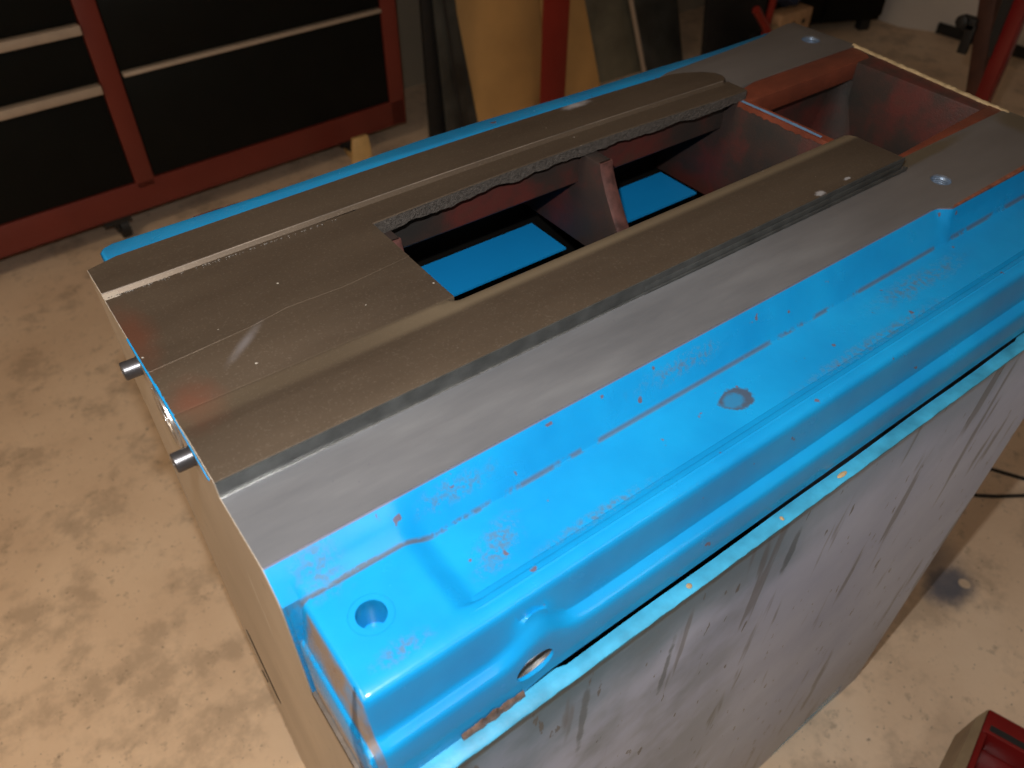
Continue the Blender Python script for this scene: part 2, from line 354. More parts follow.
# tray with its sloping wall, pad, channel, rim and skirt
def tray_profile(x):
    t = sst(x, .098, .126)                       # pad -> channel
    zf = lerp(-.0260, -.0370, t)
    far = sst(x, .845, .868)                      # wall steps back past the notch
    bossw = math.exp(-((x - .853) / .010) ** 2)   # rounded boss at the notch
    w0 = lerp(0, -.0125, far) if x > .8 else 0
    yb = -.0245
    yt = lerp(w0, yb, .22); zt = lerp(0, zf, lerp(.22, .40, far))
    b = math.exp(-((x - .152) / .022) ** 2)        # boss round the front hole
    sw = sst(x, .10, .21)
    P = [(w0 + .004, -.001), (w0, -.0006), (yt, zt),
         (lerp(w0, yb, .5) - .0012 * bossw, lerp(0, zf, lerp(.5, .68, far))), (lerp(w0, yb, .93) - .002 * bossw, zf * .93), (yb - .0005 - .002 * bossw, zf - .0002 * t), (yb - .004, zf - .0006 * t),
         (lerp(yb, -.09, .5), zf - .0004 * t), (-.0920, lerp(-.0260, -.0368, t)), (-.0940, lerp(-.0260, -.0364, t)), (-.0955, lerp(-.0260, -.0342, t)), (-.0978, lerp(-.0260, -.0300, t)), (-.1000, lerp(-.0259, -.0283, t)),
         (-.1060, lerp(-.0259, -.0272, t)), (-.1140, -.0264), (-.1170, -.0277), (-.1192, -.0310), (-.1203, -.036)]
    lz = .024 * b
    P += [(-.1230, -.050 + lz * .3), (-.1257, -.0645 + lz), (-.1272, -.0685 + lz), (-.1298 - .0012 * sw, -.0705 + lz * .9), (-.1345 - .0012 * sw, -.0725 + lz * .7), (-.1368 - .0012 * sw, -.0750 + lz * .5), (-.1380 - .0012 * sw, -.080),
          (-.1415 - .001 * sw, -.095), (-.1425, -.1085 if x > .16 else lerp(-.1165, -.1085, sst(x, .12, .16)))]
    return P
ZC = [(0, -.166), (.0025, -.166), (.0032, -.075), (.0045, -.0725), (.0065, -.0710), (.0078, -.0670), (.0105, -.048), (.0128, -.0330), (.0140, -.0288), (.0158, -.0270)]
xs = [z[0] for z in ZC] + [.018, .022, .03, .04, .05, .06, .07, .08, .09] + [.096 + .003 * k for k in range(36)] + [.21 + .02 * k for k in range(32)] + [.832, .836, .84, .844, .848, .852, .856, .86, .864, .868, .872, .88, .9, .95, 1.0, 1.05, 1.1, 1.14, 1.176]
rings = []
for i, x in enumerate(xs):
    P = tray_profile(x)
    if i < len(ZC):
        zc = ZC[i][1]; Q = []
        shr = {0: .0, 1: .0, 2: 0, 3: .0006, 4: .001, 5: .0022, 6: .0016, 7: .0014, 8: .0010, 9: .0004}[i]
        for k, (y, z) in enumerate(P):
            if k >= 5:
                if i < 3: y = max(y, -.1425)
                z = min(z, zc) if i > 1 else -.166
                y = y + shr * (1 if k > 12 else 0)
            Q.append((y, z))
        P = Q
    inner = [(y + .009, z - .007 if k < 14 else z) for k, (y, z) in enumerate(P)]
    inner = [(min(y, .0035) if k < 3 else y, z) for k, (y, z) in enumerate(inner)]
    if x < .003: inner = [(y + .009, z - .004 if z > -.1 else z) for y, z in P]
    rings.append([(x, y, z) for y, z in P] + [(x, y, z) for y, z in inner[::-1]])
def ell(x, z, a, b, y0, y1, n=32, caps=True, dz=0.0):
    return loft([[(x + a * math.cos(6.28319 * k / n), y, z + dz * (y - y0) + b * math.sin(6.28319 * k / n) + .12 * a * math.cos(6.28319 * k / n)) for k in range(n)] for y in (y0, y1)], caps=caps)
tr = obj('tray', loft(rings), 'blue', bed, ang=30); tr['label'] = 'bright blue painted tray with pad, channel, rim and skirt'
cut(tr, [lathe((.0503, -.0635, -.005), (0, 0, -1), [(0, .0118), (.03, .0118)], 32), ell(.143, -.0880, .0178, .0098, -.165, -.118)])
def sleeve(name, c, ax, r, l, mat, n=32):
    bm = bmesh.new(); a = Vector(ax).normalized(); u = a.cross(Vector((0, 0, 1)) if abs(a.z) < .9 else Vector((1, 0, 0))).normalized(); v = a.cross(u)
    R_ = [[Vector(c) + a * t + q * (math.cos(k * 6.28319 / n) * u + math.sin(k * 6.28319 / n) * v) for k in range(n)] for t, q in ((0, r), (l, r), (l, r * .01))]
    return obj(name, loft(R_, caps=False, bm=bm), mat, bed)
sleeve('pad_hole_sleeve', (.0503, -.0635, -.028), (0, 0, -1), .0122, .03, 'blue')
obj('front_hole_bore', ell(.143, -.0880, .0176, .0096, -.1385, -.1180, caps=False), 'bright', bed)['label'] = 'pale scraped bore of the oval hole'
obj('bore_shoulder', ell(.143, -.0880, .0176, .0096, -.1215, -.1180), 'putty', bed)
n = 40; rr = [[(.0503 + q * math.cos(6.28319 * k / n), -.0635 + q * math.sin(6.28319 * k / n), -.0260 + dz) for k in range(n)] for q, dz in ((.0165, -.0003), (.0168, .0005), (.0173, .0005), (.0176, -.0003))]
obj('spotface_ring', loft(rr, caps=False), 'blue', bed)
M['chip'] = simple('chipped_bare_iron', (.16, .10, .075), .5, .3, .7, 130, .6)
# chipped edge under the skirt, brown and ragged
bm = bmesh.new(); pr_ = []
for k in range(41):
    x = .072 + .058 * k / 40; wv = .0004 + .0030 * math.sin(k / 40 * 3.14) ** 2 * (.6 + .6 * math.sin(k * .7)) + random.uniform(-.0006, .0012)
    pr_.append([(x, -.1428, -.110 + wv), (x, -.1450, -.1125 + wv * .8), (x, -.1455 - wv * .3, -.1165), (x, -.140, -.1165)])
obj('chipped_edge', loft(pr_, bm=bm), 'chip', bed)['label'] = 'rusty chipped paint along the skirt edge'
# end plate (x = 0)
ep = bmesh.new()
prof = [(-.0200, -.166), (-.0200, -.040), (-.0180, -.024), (-.003, -.0035), (0, -.0006), (.0798, -.0006), (.0805, .0172), (.134, .0172), (.165, .0128), (.175, .0122), (.339, .0126), (.366, .0128), (.3747, .0172), (.4240, .0172), (.4240, .004), (.4196, -.02), (.4196, -.166)]
loft([[(x, y, z) for y, z in prof] for x in (-.0006, .014)], bm=ep)
e = obj('end_face', ep, 'steel', bed); e['label'] = 'bare steel end face with a tan sheen'
cut(e, [lathe((-.02, .215, -.022), (1, 0, 0), [(0, .033), (.026, .033)], 40)])
rb = obj('bearing_ring', lathe((.005, .215, -.022), (-1, 0, 0), [(0, .030), (.008, .030), (.0085, .028), (.007, .024), (.003, .023), (.003, .0)], 40), 'bright', bed); rb['label'] = 'bright crescent of a bearing ring in the end bore'
for y, z in ((.2815, -.0085), (.1455, -.0105)):
    s = obj('socket_screw', lathe((0, y, z), (-1, 0, 0), [(-.002, .0090), (.0155, .0090), (.0165, .0082), (.0168, .0045), (.0168, .0042), (.009, .0042), (.009, 0)], 28), 'screw', bed, ang=30); s['label'] = 'black socket head cap screw sticking out of the end face'
    obj('washer', lathe((0, y, z), (-1, 0, 0), [(-.002, .0096), (.0014, .0096), (.0014, .005)], 24), 'groove', s)
# ragged line of blue paint left on the end face's top edge
bm = bmesh.new(); R_ = []
for k in range(90):
    y = .298 - .200 * k / 89; wv = (.0004 if (k // 5) % 4 == 3 or k > 78 else .0011) + .0026 * random.random() ** 2 * (0.1 if (k // 5) % 4 == 3 else 1)
    top = .0131 if y > .175 else lerp(.0131, .0060, (.175 - y) / .06)
    R_.append([(-.0013, y, top - wv * .15), (-.0016, y, top - wv - .0004), (.0004, y, top - wv - .0004), (.0004 + wv * .6, y, top + .0003)])
o = obj('paint_remnant', loft(R_, bm=bm), 'blue', bed); o['label'] = 'ragged thin line of blue paint along the end edge'; 
# slideways
SX = .8958
st = [0.0, .05, .12, .20, .255, .272, .279, .283, .288, .30, .45, .60, .75, .87, .889, .8955]
R_ = []
for x in st:
    t = sst(x, .270, .285); f = sst(x, .885, .8955) * .0015
    R_.append([(x, .0798, -.03), (x, .0798, .0165 - f), (x, .0806, .0177 - f), (x, .0815, .0179 - f), (x, .108, .0180 - f), (x, .134, .0179 - f), (x, .136, .0177 - f), (x, .150, lerp(.0156, .0168, t)), (x, .160, lerp(.0143, .0150, t)), (x, .167, lerp(.0136, .0122, t)), (x, .1715, lerp(.0134, .0085, t)), (x, .1738, lerp(.0133, .003, t)), (x, .1742, lerp(.0060, -.004, t)), (x, .170, -.012), (x, .150, -.03)])
o = obj('front_slideway', loft(R_), 'iron', bed, ang=28); o['label'] = 'brown oiled front slideway with a highlight painted on its rounded shoulder'
obj('slideway_side', B(((0, .0786, .0002), (SX, .0800, .0172))), 'groove', bed)['label'] = 'dark ground vertical side of the slideway'
bm = bmesh.new(); loft([[(x, .0787, -.001), (x, .0787 - w_, -.001), (x, .0787 - w_, h_), (x, .0787, h_)] for x, w_, h_ in ((.30, .0003, .0012), (.55, .0030, .0030), (SX + .004, .0055, .0050))], bm=bm); loft([[(x, .0787, 0), (x, .0787 - w_, 0), (x, .0787 - w_, h_), (x, .0787, h_)] for x, w_, h_ in ((.45, .0003, .0100), (.65, .0018, .0105), (.89, .0025, .0115))], bm=bm)
obj('gib_strip', bm, 'groove', bed, bevel=.0006)['label'] = 'dark stepped strip along the foot of the slideway'
prl = [[(x, .0798 - .0030, .0002), (x, .0798 - .0030, .0010), (x, .0798 - .0014, .0010), (x, .0798 - .0012, .0002)] for x in (0, .3, .6)]
obj('edge_bead', loft(prl), 'bright', bed)['label'] = 'bright hairline along the foot of the slideway'
top = bmesh.new()
prism([(0, .1738), (.2807, .1738), (.2807, .339), (.2807, .3660), (0, .3660)], -.004, .0134, top)
obj('end_table', top, 'iron', bed, bevel=.0008, seg=2)['label'] = 'flat brown oiled table between the slideways'
bm = bmesh.new(); yy0, yy1 = .2385, .2600
loft([[(0.0, yy0, .0133), (0.0, yy0 + .0005, .01368), (0.0, .3745, .0137), (0.0, .3745, .0133)], [(.10, yy0 + .008, .0133), (.10, yy0 + .0085, .01368), (.10, .3745, .0137), (.10, .3745, .0133)],
      [(.14, yy0 + .0155, .0133), (.14, yy0 + .016, .01368), (.14, .3745, .0137), (.14, .3745, .0133)], [(.20, yy0 + .0135, .0133), (.20, yy0 + .014, .01368), (.20, .3745, .0137), (.20, .3745, .0133)],
      [(.2805, yy1, .0133), (.2805, yy1 + .0005, .01368), (.2805, .3745, .0137), (.2805, .3745, .0133)]], bm=bm)
obj('table_step', bm, 'iron', bed, ang=20)['label'] = 'slightly raised rear half of the table with a pale wavy edge'
# back slideway: raised strip, lower strip with ragged cast underside
def bow(x): return .008 * math.sin(math.pi * max(0, min(1, (x - .04) / .86)))
XB = [.03 * k for k in range(1, 29)]
rz = [(x, y) for x, y in [(0, .3747)] + [(x, .3747 + bow(x)) for x in XB] + [(.885, .3747), (.8955, .3790), (.9005, .388), (.8990, .402), (.885, .4175), (.862, .4300)] + [(x, .4330 + .0125 * math.sin(math.pi * max(0, min(1, (x - .02) / .95))) * .95) for x in XB[::-1]] + [(0, .4245)]]
bm = bmesh.new(); loft([[(x, y, -.03) for x, y in rz], [(x, y, .0172) for x, y in rz], [(x - (.0007 if x > .5 else 0), y + (.0007 if y < .40 else -.0007), .0179) for x, y in rz]], bm=bm)
obj('back_slideway', bm, 'iron', bed, ang=25)['label'] = 'raised brown strip of the rear slideway with a rounded far end'
bm = bmesh.new(); loft([[(x, .3705 + bow(x), .0134), (x, .3740 + bow(x), .0175), (x, .3750 + bow(x), .0130)] for x in [0] + XB + [.885]], bm=bm)
so = obj('step_face', bm, 'iron', bed); so['label'] = 'narrow chamfer between the rear strips'
bm = bmesh.new(); loft([[(x, .3738 + bow(x), .0172), (x, .3742 + bow(x), .0180), (x, .3750 + bow(x), .01805), (x, .3750 + bow(x), .0172)] for x in [0] + XB + [.885]], bm=bm)
obj('step_crest', bm, 'worn', so)['label'] = 'pale crest line of the step'
bm = bmesh.new(); R_ = []
N = 150; zz = 0
for k in range(N + 1):
    x = .2795 + (SX + .003 - .2795) * k / N
    zz = .75 * zz + random.uniform(-.0011, .0011); zb = -.0035 + zz + .0012 * math.sin(x * 60) + (.004 if x < .288 else 0)
    bw = .009 * math.sin(math.pi * max(0, min(1, (x - .28) / .58)))
    R_.append([(x, .3392 + bw, .0122), (x, .3402 + bw, .0134), (x, .376 + bow(x) * .9, .0134), (x, .376, -.001), (x, .352 + bw, zb + .001), (x, .3405 + bw, zb - .0002), (x, .3388 + bw, zb + .001)])
loft(R_, bm=bm); me = obj('slideway_lip', bm, ['iron', 'lip'], bed, ang=30)
for p in me.data.polygons:
    if p.normal.z < .6: p.material_index = 1
me['label'] = 'lower rear strip with a coarse ragged cast edge'
# bead of chipped scale in the corner of the step
bm = bmesh.new()
for k in range(70):
    x = .004 + .25 * (k / 70) ** 1.15 + random.uniform(-.001, .001)
    if random.random() < .25: continue
    s = random.uniform(.0006, .0013)
    bmesh.ops.create_icosphere(bm, subdivisions=1, radius=s, matrix=Matrix.Translation((x, .3692 + random.uniform(-.0006, .0006), .0142)) @ Matrix.Diagonal((1.6, .9, .6, 1)))
o = obj('scale_beads', bm, 'bright', bed); o['kind'] = 'stuff'; o['label'] = 'dotted line of bright chipped scale along the step'
# back deck and its blue edge
bm = bmesh.new(); prism([(.846, .42), (.846, .462), (.852, .470), (.875, .4765), (1.02, .484), (1.12, .492), (1.150, .502), (1.200, .509), (1.2146, .506), (1.2146, .3749), (.95, .3749), (.90, .372), (.90, .42)], -.02, 0, bm)
o = obj('rear_deck', bm, 'grey', bed, bevel=.0008); o['label'] = 'worn brownish grey rear deck with one bolt hole'
cut(o, [lathe((1.170, .4345, .01), (0, 0, -1), [(0, .015), (.05, .015)], 28)])
hole_ring(1.170, .4345, .015)
bm = bmesh.new()
pl = [(.030, .42), (.022, .430), (.022, .484), (.026, .491), (.036, .495), (.20, .497), (.26, .4985), (.32, .5015), (.38, .506), (.45, .5090), (.52, .5090), (.58, .5080), (.66, .5050), (.74, .5030), (.87, .5035), (1.0, .4995), (1.13, .5035), (1.15, .5030), (1.12, .4915), (1.02, .4835), (.875, .4760), (.85, .47), (.85, .42)]
loft([[(x, y, -.045) for x, y in pl], [(x, y, -.004) for x, y in pl], [(x + (.002 if x < .04 else 0), y - (.003 if y > .47 else 0), -.0012) for x, y in pl]], bm=bm)
obj('rear_flange', bm, 'blue', bed, ang=50)['label'] = 'blue painted flange along the rear side'
bm = bmesh.new(); R_ = [[(x, .4945 + .0006 * math.sin(x * 90) + .012 * (x - .13), -.0022), (x, .4935 - .0006 * math.sin(x * 70) + .012 * (x - .13), .0001 - .0010 * abs(math.sin(x * 23))), (x, .4975 + .012 * (x - .13), -.0045)] for x in [.13 + .005 * k for k in range(22)]]
obj('bare_edge', loft(R_, bm=bm), 'rust', bed)['label'] = 'bare rusty patch on the flange edge'
# far pocket
obj('rear_pocket_rim', prism([(.897, .3315), (.93, .3312), (1.165, .3317), (1.1895, .3322), (1.2000, .3450), (1.205, .3749), (.96, .3760), (.925, .368), (.905, .352)], -.030, -.0010), 'red', bed, bevel=.0015)['label'] = 'red primed rim on the rear side of the end pocket'
obj('front_pocket_rim', prism([(.880, .0965), (1.1756, .0965), (1.1750, .1195), (.944, .1060), (.880, .104)], -.030, -.0008), 'red', bed, bevel=.001)['label'] = 'red primed rim on the front side of the end pocket'
fw = [(1.150, .10), (1.1576, .335), (1.2010, .378), (1.2146, .378), (1.1755, .085)]
obj('far_wall', prism(fw, -.165, -.0022), 'cast', bed, bevel=.002)['label'] = 'dark red rough cast end wall'
bm = bmesh.new(); R_ = []
for k in range(61):
    t = k / 60; x = lerp(1.2146, 1.1760, t); y = lerp(.380, .088, t); a = random.uniform(-.0008, .0008); h = random.uniform(-.0006, .0009)
    R_.append([(x - .0068 + a, y, -.0040), (x - .0055 + a, y, .0008 + h), (x - .002, y, .0012 + h), (x + .002 + a, y, -.004), (x + .002, y, -.014)])
obj('filler_edge', loft(R_, bm=bm), 'putty', bed)['label'] = 'cream chipped filler along the far edge'
obj('pocket_rear_wall', B(((.90, .352, -.155), (1.17, .375, -.028))), 'cast', bed)
obj('pocket_floor', B(((.8955, .02, -.165), (1.165, .44, -.155))), 'cast', bed)
obj('pocket_front_wall', B(((.8955, .080, -.155), (1.15, .1045, -.028))), 'cast', bed)
# fillets of the pocket
bm = bmesh.new(); R_ = []
for z in (-.155, -.12, -.06, -.032):
    rr_ = .028 + (.03 if z < -.1 else .012 * (-.06 > z)); c0 = [(1.160, .352)] + [(1.158 - rr_ * (1 - math.sin(a)), .352 - rr_ * (1 - math.cos(a))) for a in [math.pi / 2 * k / 6 for k in range(7)]][::-1]
    R_.append([(x, y, z) for x, y in c0])
obj('corner_fillet', loft(R_, bm=bm), 'cast', bed, ang=60)
# webs across the bed
def web(x0, x1, front=False):
    p = [(.3600, -.0040), (.3190, -.0040), (.3175, -.012), (.3125, -.024), (.3040, -.040), (.2940, -.056), (.2820, -.074), (.2690, -.092), (.2550, -.112), (.2420, -.132), (.2400, -.137), (.4800, -.137), (.4800, -.006), (.40, -.004)]
    bm = ext(p, x0, x1)
    o = obj('cross_web', bm, 'cast', bed, bevel=.0012, seg=2); 
    q = [(y, z) for y, z in p[1:11]]; bm2 = bmesh.new()
    loft([[(x, y - (.0022 if i in (1, 2) else .0006), z) for y, z in q] + [(x, y + .003, z) for y, z in q[::-1]] for i, x in enumerate((x0 + .0003, x0 + .004, x1 - .004, x1 + .0003))], bm=bm2)
    a = obj('web_edge', bm2, 'maroon', o, ang=60); a['label'] = 'dull red primed curved edge of the web'
    return o
o = web(.285, .303); o = web(.600, .621); o['label'] = 'rusty cross web with a curved edge'
o = obj('dividing_web', ext([(.100, -.002), (.3375, -.002), (.3520, -.006), (.478, -.02), (.478, -.165), (.05, -.165)], .8825, .8945), 'cast', bed, bevel=.001); o['label'] = 'dividing web between the long opening and the end pocket'
bm = bmesh.new(); R_ = []
for k in range(31):
    y = lerp(.150, .3375, k / 30); a = random.uniform(-.0008, .0008); b = random.uniform(-.0012, .0012)
    R_.append([(.8815 + a * .5, y, -.0060 + b * 1.5), (.8822 + a, y, .0005), (.8955, y, .0010), (.8965, y, -.010)])
obj('web_top', loft(R_, bm=bm), 'red', bed)['label'] = 'red primed top edge of the dividing web'
obj('blue_stripe', loft([[(.8850 + (0.004 if i else 0), y, .0012), (.8850 + wd, y, .0013), (.8850 + wd, y, .0009), (.8850, y, .0008)] for i, (y, wd) in enumerate(((.336, .0045), (.29, .0052), (.24, .006), (.195, .004)))]), 'stripe', bed)['label'] = 'pale blue painted stripe on top of the web'
# inner rails and outer walls of the hollow bed
obj('inner_rail', ext([(.3600, .0), (.376, .0), (.376, -.0500), (.3625, -.0500), (.3600, -.0470)], .2815, .8830, 1), 'cast', bed)['label'] = 'rough cast inner wall under the rear slideway'
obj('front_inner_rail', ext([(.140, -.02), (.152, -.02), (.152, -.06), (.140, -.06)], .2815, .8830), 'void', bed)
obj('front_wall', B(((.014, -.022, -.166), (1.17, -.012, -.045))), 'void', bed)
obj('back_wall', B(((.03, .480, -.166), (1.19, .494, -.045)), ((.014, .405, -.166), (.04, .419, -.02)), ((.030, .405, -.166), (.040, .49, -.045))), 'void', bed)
# oil pan under the opening
for a_, b_ in ((.16, .594), (.640, .864)): obj('oil_pan', B(((a_, .3680, -.158), (b_, .4500, -.155))), 'pan', bed)['label'] = 'flat blue painted pan seen through the long opening'
# ------------------------------------------------------------------ the stand
stand = thing('machine_stand', 'tall grey sheet metal stand under the machine bed, streaked blue overspray', 'stand', (.54, .13, FZ))
XE, YF = 1.080, -.155
R_ = []
t = .004
bm = bmesh.new()
x0c, x1c, zc = .82, .992, FZ + .042
pts = [(.0025, -.1175), (XE, -.1175), (XE, FZ), (1.012, FZ), (1.004, FZ + .04), (.996, FZ + .080), (.985, FZ + .082), (.90, FZ + .060), (.82, FZ + .030), (.775, FZ), (.0025, FZ)]
loft([[(x, y, z) for x, z in pts] for y in (YF, YF + t)], bm=bm)
o = obj('front_panel', bm, 'panel', stand); o['label'] = 'lilac grey painted panel with dark streaks and blue runs'
obj('end_panel', B(((.000, -.142, FZ), (.004, .42, -.1664))), 'steel', stand)['label'] = 'bare tan grey end panel'
obj('corner_return', B(((.0005, YF + .0005, FZ), (.004, -.1415, -.1185))), 'steel', stand)
obj('rear_panel', B(((.10, .486, FZ), (XE, .490, -.166)), ((.004, .4185, FZ), (.010, .4215, -.166)), ((.0, .420, FZ), (.012, .4240, -.27))), 'blue', stand)
obj('far_panel', B(((XE - .004, YF + .004, FZ), (XE, .486, -.1675))), 'panel', stand)
bm = bmesh.new(); R_ = []
for k in range(121):
    x = .0025 + (XE - .0025) * k / 120; a = random.uniform(-.0004, .0004)
    yi = lerp(-.1388, -.1434 + .0004 * math.sin(x * 31), sst(x, .155, .175)) if x < .86 else lerp(-.1438, -.1388, sst(x, .86, .88))
    R_.append([(x, yi, -.1195), (x, yi, -.1165), (x, lerp(yi, -.1555, .4), -.1160), (x, -.1555 + a, -.1158), (x, -.1575 + a, -.1172), (x, -.1572, -.1205), (x, -.153, -.1205)])
obj('top_lip', loft(R_, bm=bm), 'lipblue', stand, ang=50)['label'] = 'thin light blue weathered lip along the top'
bm = bmesh.new()
obj('toe_panel', B(((.76, -.1540, FZ), (1.02, -.1512, FZ + .095))), 'blue', stand)['label'] = 'blue panel behind the toe cutout'
bm = bmesh.new()
loft([[(x, y, z) for y, z in ((.3800, -.628), (.3660, -.628), (.3250, -.785), (.3400, -.785))] for x in (-.0012, .001)], bm=bm)
obj('vent_slot', bm, 'grime', stand)['label'] = 'dark vertical slot in the end panel'
obj('vent_slot', lathe((-.0012, .405, -.82), (1, 0, 0), [(0, .012), (.002, .012)], 16), 'grime', stand)
obj('skirt_end_strip', B(((-.0004, -.1424, -.1664), (.0030, -.0215, -.1520))), 'dull', bed)['label'] = 'bare strip under the end of the tray'
obj('end_seam', B(((-.0003, -.142, -.1672), (.001, -.024, -.1666)), ((-.0003, -.1425, FZ), (.001, -.1412, -.17))), 'grime', stand)
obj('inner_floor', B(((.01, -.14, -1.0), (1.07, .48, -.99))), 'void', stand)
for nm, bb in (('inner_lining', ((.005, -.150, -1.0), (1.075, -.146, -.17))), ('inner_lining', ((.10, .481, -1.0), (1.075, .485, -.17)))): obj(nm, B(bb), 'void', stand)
# blobs of dried filler on the lip
for x, l in ((.5215, .0075), (.306, .003), (.43, .002)):
    bm = bmesh.new(); bmesh.ops.create_icosphere(bm, subdivisions=2, radius=1, matrix=Matrix.Translation((x, -.151, -.1155)) @ Matrix.Diagonal((l, .0026, .0012, 1)))
    obj('filler_blob', bm, 'putty', stand)

# ------------------------------------------------------------------ tool chest
DX = Vector((.99813, .06108, 0)); NX = Vector((-.06108, .99813, 0)); O = Vector((-.1063, 2.5392, FZ))
TM = Matrix(((DX.x, NX.x, 0, O.x), (DX.y, NX.y, 0, O.y), (0, 0, 1, O.z), (0, 0, 0, 1)))
chest = thing('tool_chest', 'red framed roller tool chest with black drawers by the back wall', 'tool chest', O + DX * .4 + NX * .25)
def cb(*bs): return B(*[(a, b, TM) for a, b in bs])
obj('frame', cb(((-.95, 0, .12), (1.70, .05, .228)), ((-.95, 0, .12), (-.88, .05, 1.25)), ((.512, 0, .2), (.582, .05, 1.25)), ((1.63, 0, .12), (1.70, .05, 1.25)), ((-.95, 0, 1.18), (1.70, .05, 1.25)),
                ((-.95, .05, .135), (1.70, .45, 1.25))), 'chred', chest, bevel=.004)['label'] = 'red enamel frame'
def drawer(a, b, z0, z1, handle=True, th=.020, proud=.006, pw=None):
    d = obj('drawer', cb(((a, .004, z0), (b, .055, z1))), 'chblack', chest, bevel=.002)
    if handle:
        a2, b2 = a + .004, b - .003
        h = obj('drawer_pull', cb(((a2, -proud, z1 - th), (b2, .008, z1)), ((a2, -proud, z1 - .003), (b2, .018, z1 + .003))), 'pull', d, bevel=.002)
        h['label'] = 'full width aluminium pull'
    return d
for z0, z1 in ((.232, .598), (.606, .792), (.80, .98), (.988, 1.17)): drawer(-.876, .509, z0, z1, th=.026, proud=.02)
for z0, z1 in ((.232, .615), (.623, .90), (.908, 1.17)): drawer(.586, 1.627, z0, z1, th=.010, proud=.014)
for a in (-.80, .4, 1.42):
    c = obj('caster', cb(((a - .04, .02, .085), (a + .06, .12, .122)), ((a + .0, .03, .05), (a + .008, .11, .09))), 'rubber', chest)
    ctr = TM @ Vector((a + .03, .07, .052)); obj('wheel', lathe(ctr - DX * .018, DX, [(0, .03), (.002, .05), (.034, .05), (.036, .03)], 24), 'wheel' if a > 1 else 'rubber', c)

tag(obj('wooden_wedge', loft([[(1.225, 2.46, FZ), (1.30, 2.46, FZ), (1.30, 2.485, FZ), (1.225, 2.485, FZ)], [(1.235, 2.48, FZ + .10), (1.33, 2.48, FZ + .10), (1.33, 2.50, FZ + .10), (1.235, 2.50, FZ + .10)], [(1.26, 2.50, FZ + .185), (1.33, 2.50, FZ + .185), (1.33, 2.52, FZ + .185), (1.26, 2.52, FZ + .185)]]), 'wheel', bevel=.003), 'small upright tan wooden wedge leaning against the tool chest bottom rail', 'wedge')
tag(obj('scrap_board', B(((1.40, 2.45, FZ), (1.66, 2.54, FZ + .03))), 'wood', bevel=.003), 'flat reddish scrap board on the floor right of the tan wedge', 'board')
# ------------------------------------------------------------------ things leaning and standing along the back wall
def slab(name, label, cat, corners, thick, mat, group=None, bev=.003):
    # corners: bottom-left, bottom-right, top-right, top-left in (x, y, z above floor)
    P = [Vector((x, y, FZ + z)) for x, y, z in corners]; nrm = (P[1] - P[0]).cross(P[3] - P[0]).normalized() * thick
    if nrm.y < 0: nrm = -nrm
    o = obj(name, loft([P, [p + nrm for p in P]]), mat, bevel=bev); return tag(o, label, cat, group)
slab('dark_sheet', 'narrow black sheet standing against the right side of the red tool chest', 'sheet', [(1.706, 2.625, 0), (1.80, 2.625, 0), (1.80, 2.64, 1.3), (1.706, 2.64, 1.3)], .02, 'rubber')
slab('mottled_sheet', 'dark mottled plastic sheet leaning between tool chest and tan plywood', 'sheet', [(1.775, 2.590, 0), (1.905, 2.590, 0), (1.80, 2.62, 1.3), (1.715, 2.62, 1.3)], .012, 'darkboard')
bm = tube([(1.85, 2.573, FZ + .01), (1.845, 2.575, FZ + .1), (1.815, 2.582, FZ + .35), (1.79, 2.588, FZ + .6), (1.78, 2.598, FZ + 1.2)], .006)
tag(obj('hanging_cord', bm, 'rubber'), 'thin dark cord hanging over the mottled black sheet beside the tool chest', 'cord')
slab('dark_trim_board', 'thin dark board edge on the left of the tan plywood sheet', 'board', [(1.91, 2.62, 0), (1.972, 2.62, 0), (1.885, 2.89, 1.3), (1.82, 2.89, 1.3)], .02, 'darkboard')
slab('plywood_sheet', 'tan plywood sheet leaning on the wall left of the red steel post', 'plywood', [(1.974, 2.62, 0), (2.40, 2.62, 0), (2.40, 2.92, 1.3), (1.89, 2.92, 1.3)], .018, 'ply', 'plywood sheets on the back wall')
slab('plywood_sheet', 'narrow tan plywood strip showing right of the red steel post', 'plywood', [(2.41, 2.62, 0), (2.745, 2.62, 0), (2.54, 2.92, 1.3), (2.41, 2.92, 1.3)], .018, 'ply', 'plywood sheets on the back wall')
pm = bmesh.new(); box(pm, (2.290, 2.545, FZ + .008), (2.437, 2.560, FZ + 2.59)); box(pm, (2.35, 2.56, FZ + .008), (2.37, 2.61, FZ + 2.59))
post = obj('steel_post', pm, 'redpost', bevel=.002); tag(post, 'red painted steel post standing between the tan plywood sheets', 'post')
obj('foot_plate', B(((2.30, 2.53, FZ), (2.48, 2.612, FZ + .008))), 'redpost', post)
slab('grey_green_panel', 'mottled grey green panel leaning right of the narrow plywood strip', 'panel', [(2.75, 2.66, 0), (3.36, 2.66, 0), (3.26, 3.00, 1.2), (2.56, 3.00, 1.2)], .02, 'board')
slab('dark_grey_panel', 'darker grey panel behind the pale leaning rod', 'panel', [(3.04, 2.61, 0.0), (3.34, 2.61, 0.0), (3.24, 2.90, 1.1), (2.83, 2.90, 1.1)], .012, 'darkboard')
rod = obj('pale_rod', tube([(2.985, 2.54, FZ + .02), (2.865, 2.58, FZ + .40), (2.62, 2.66, FZ + 1.2)], .012, 10), 'pull'); tag(rod, 'pale thin metal rod leaning against the grey green panel', 'rod')
obj('rod_foot', lathe((2.985, 2.54, FZ), (-.2, 0, 1), [(0, .02), (.03, .02), (.03, .012)], 12), 'white', rod)
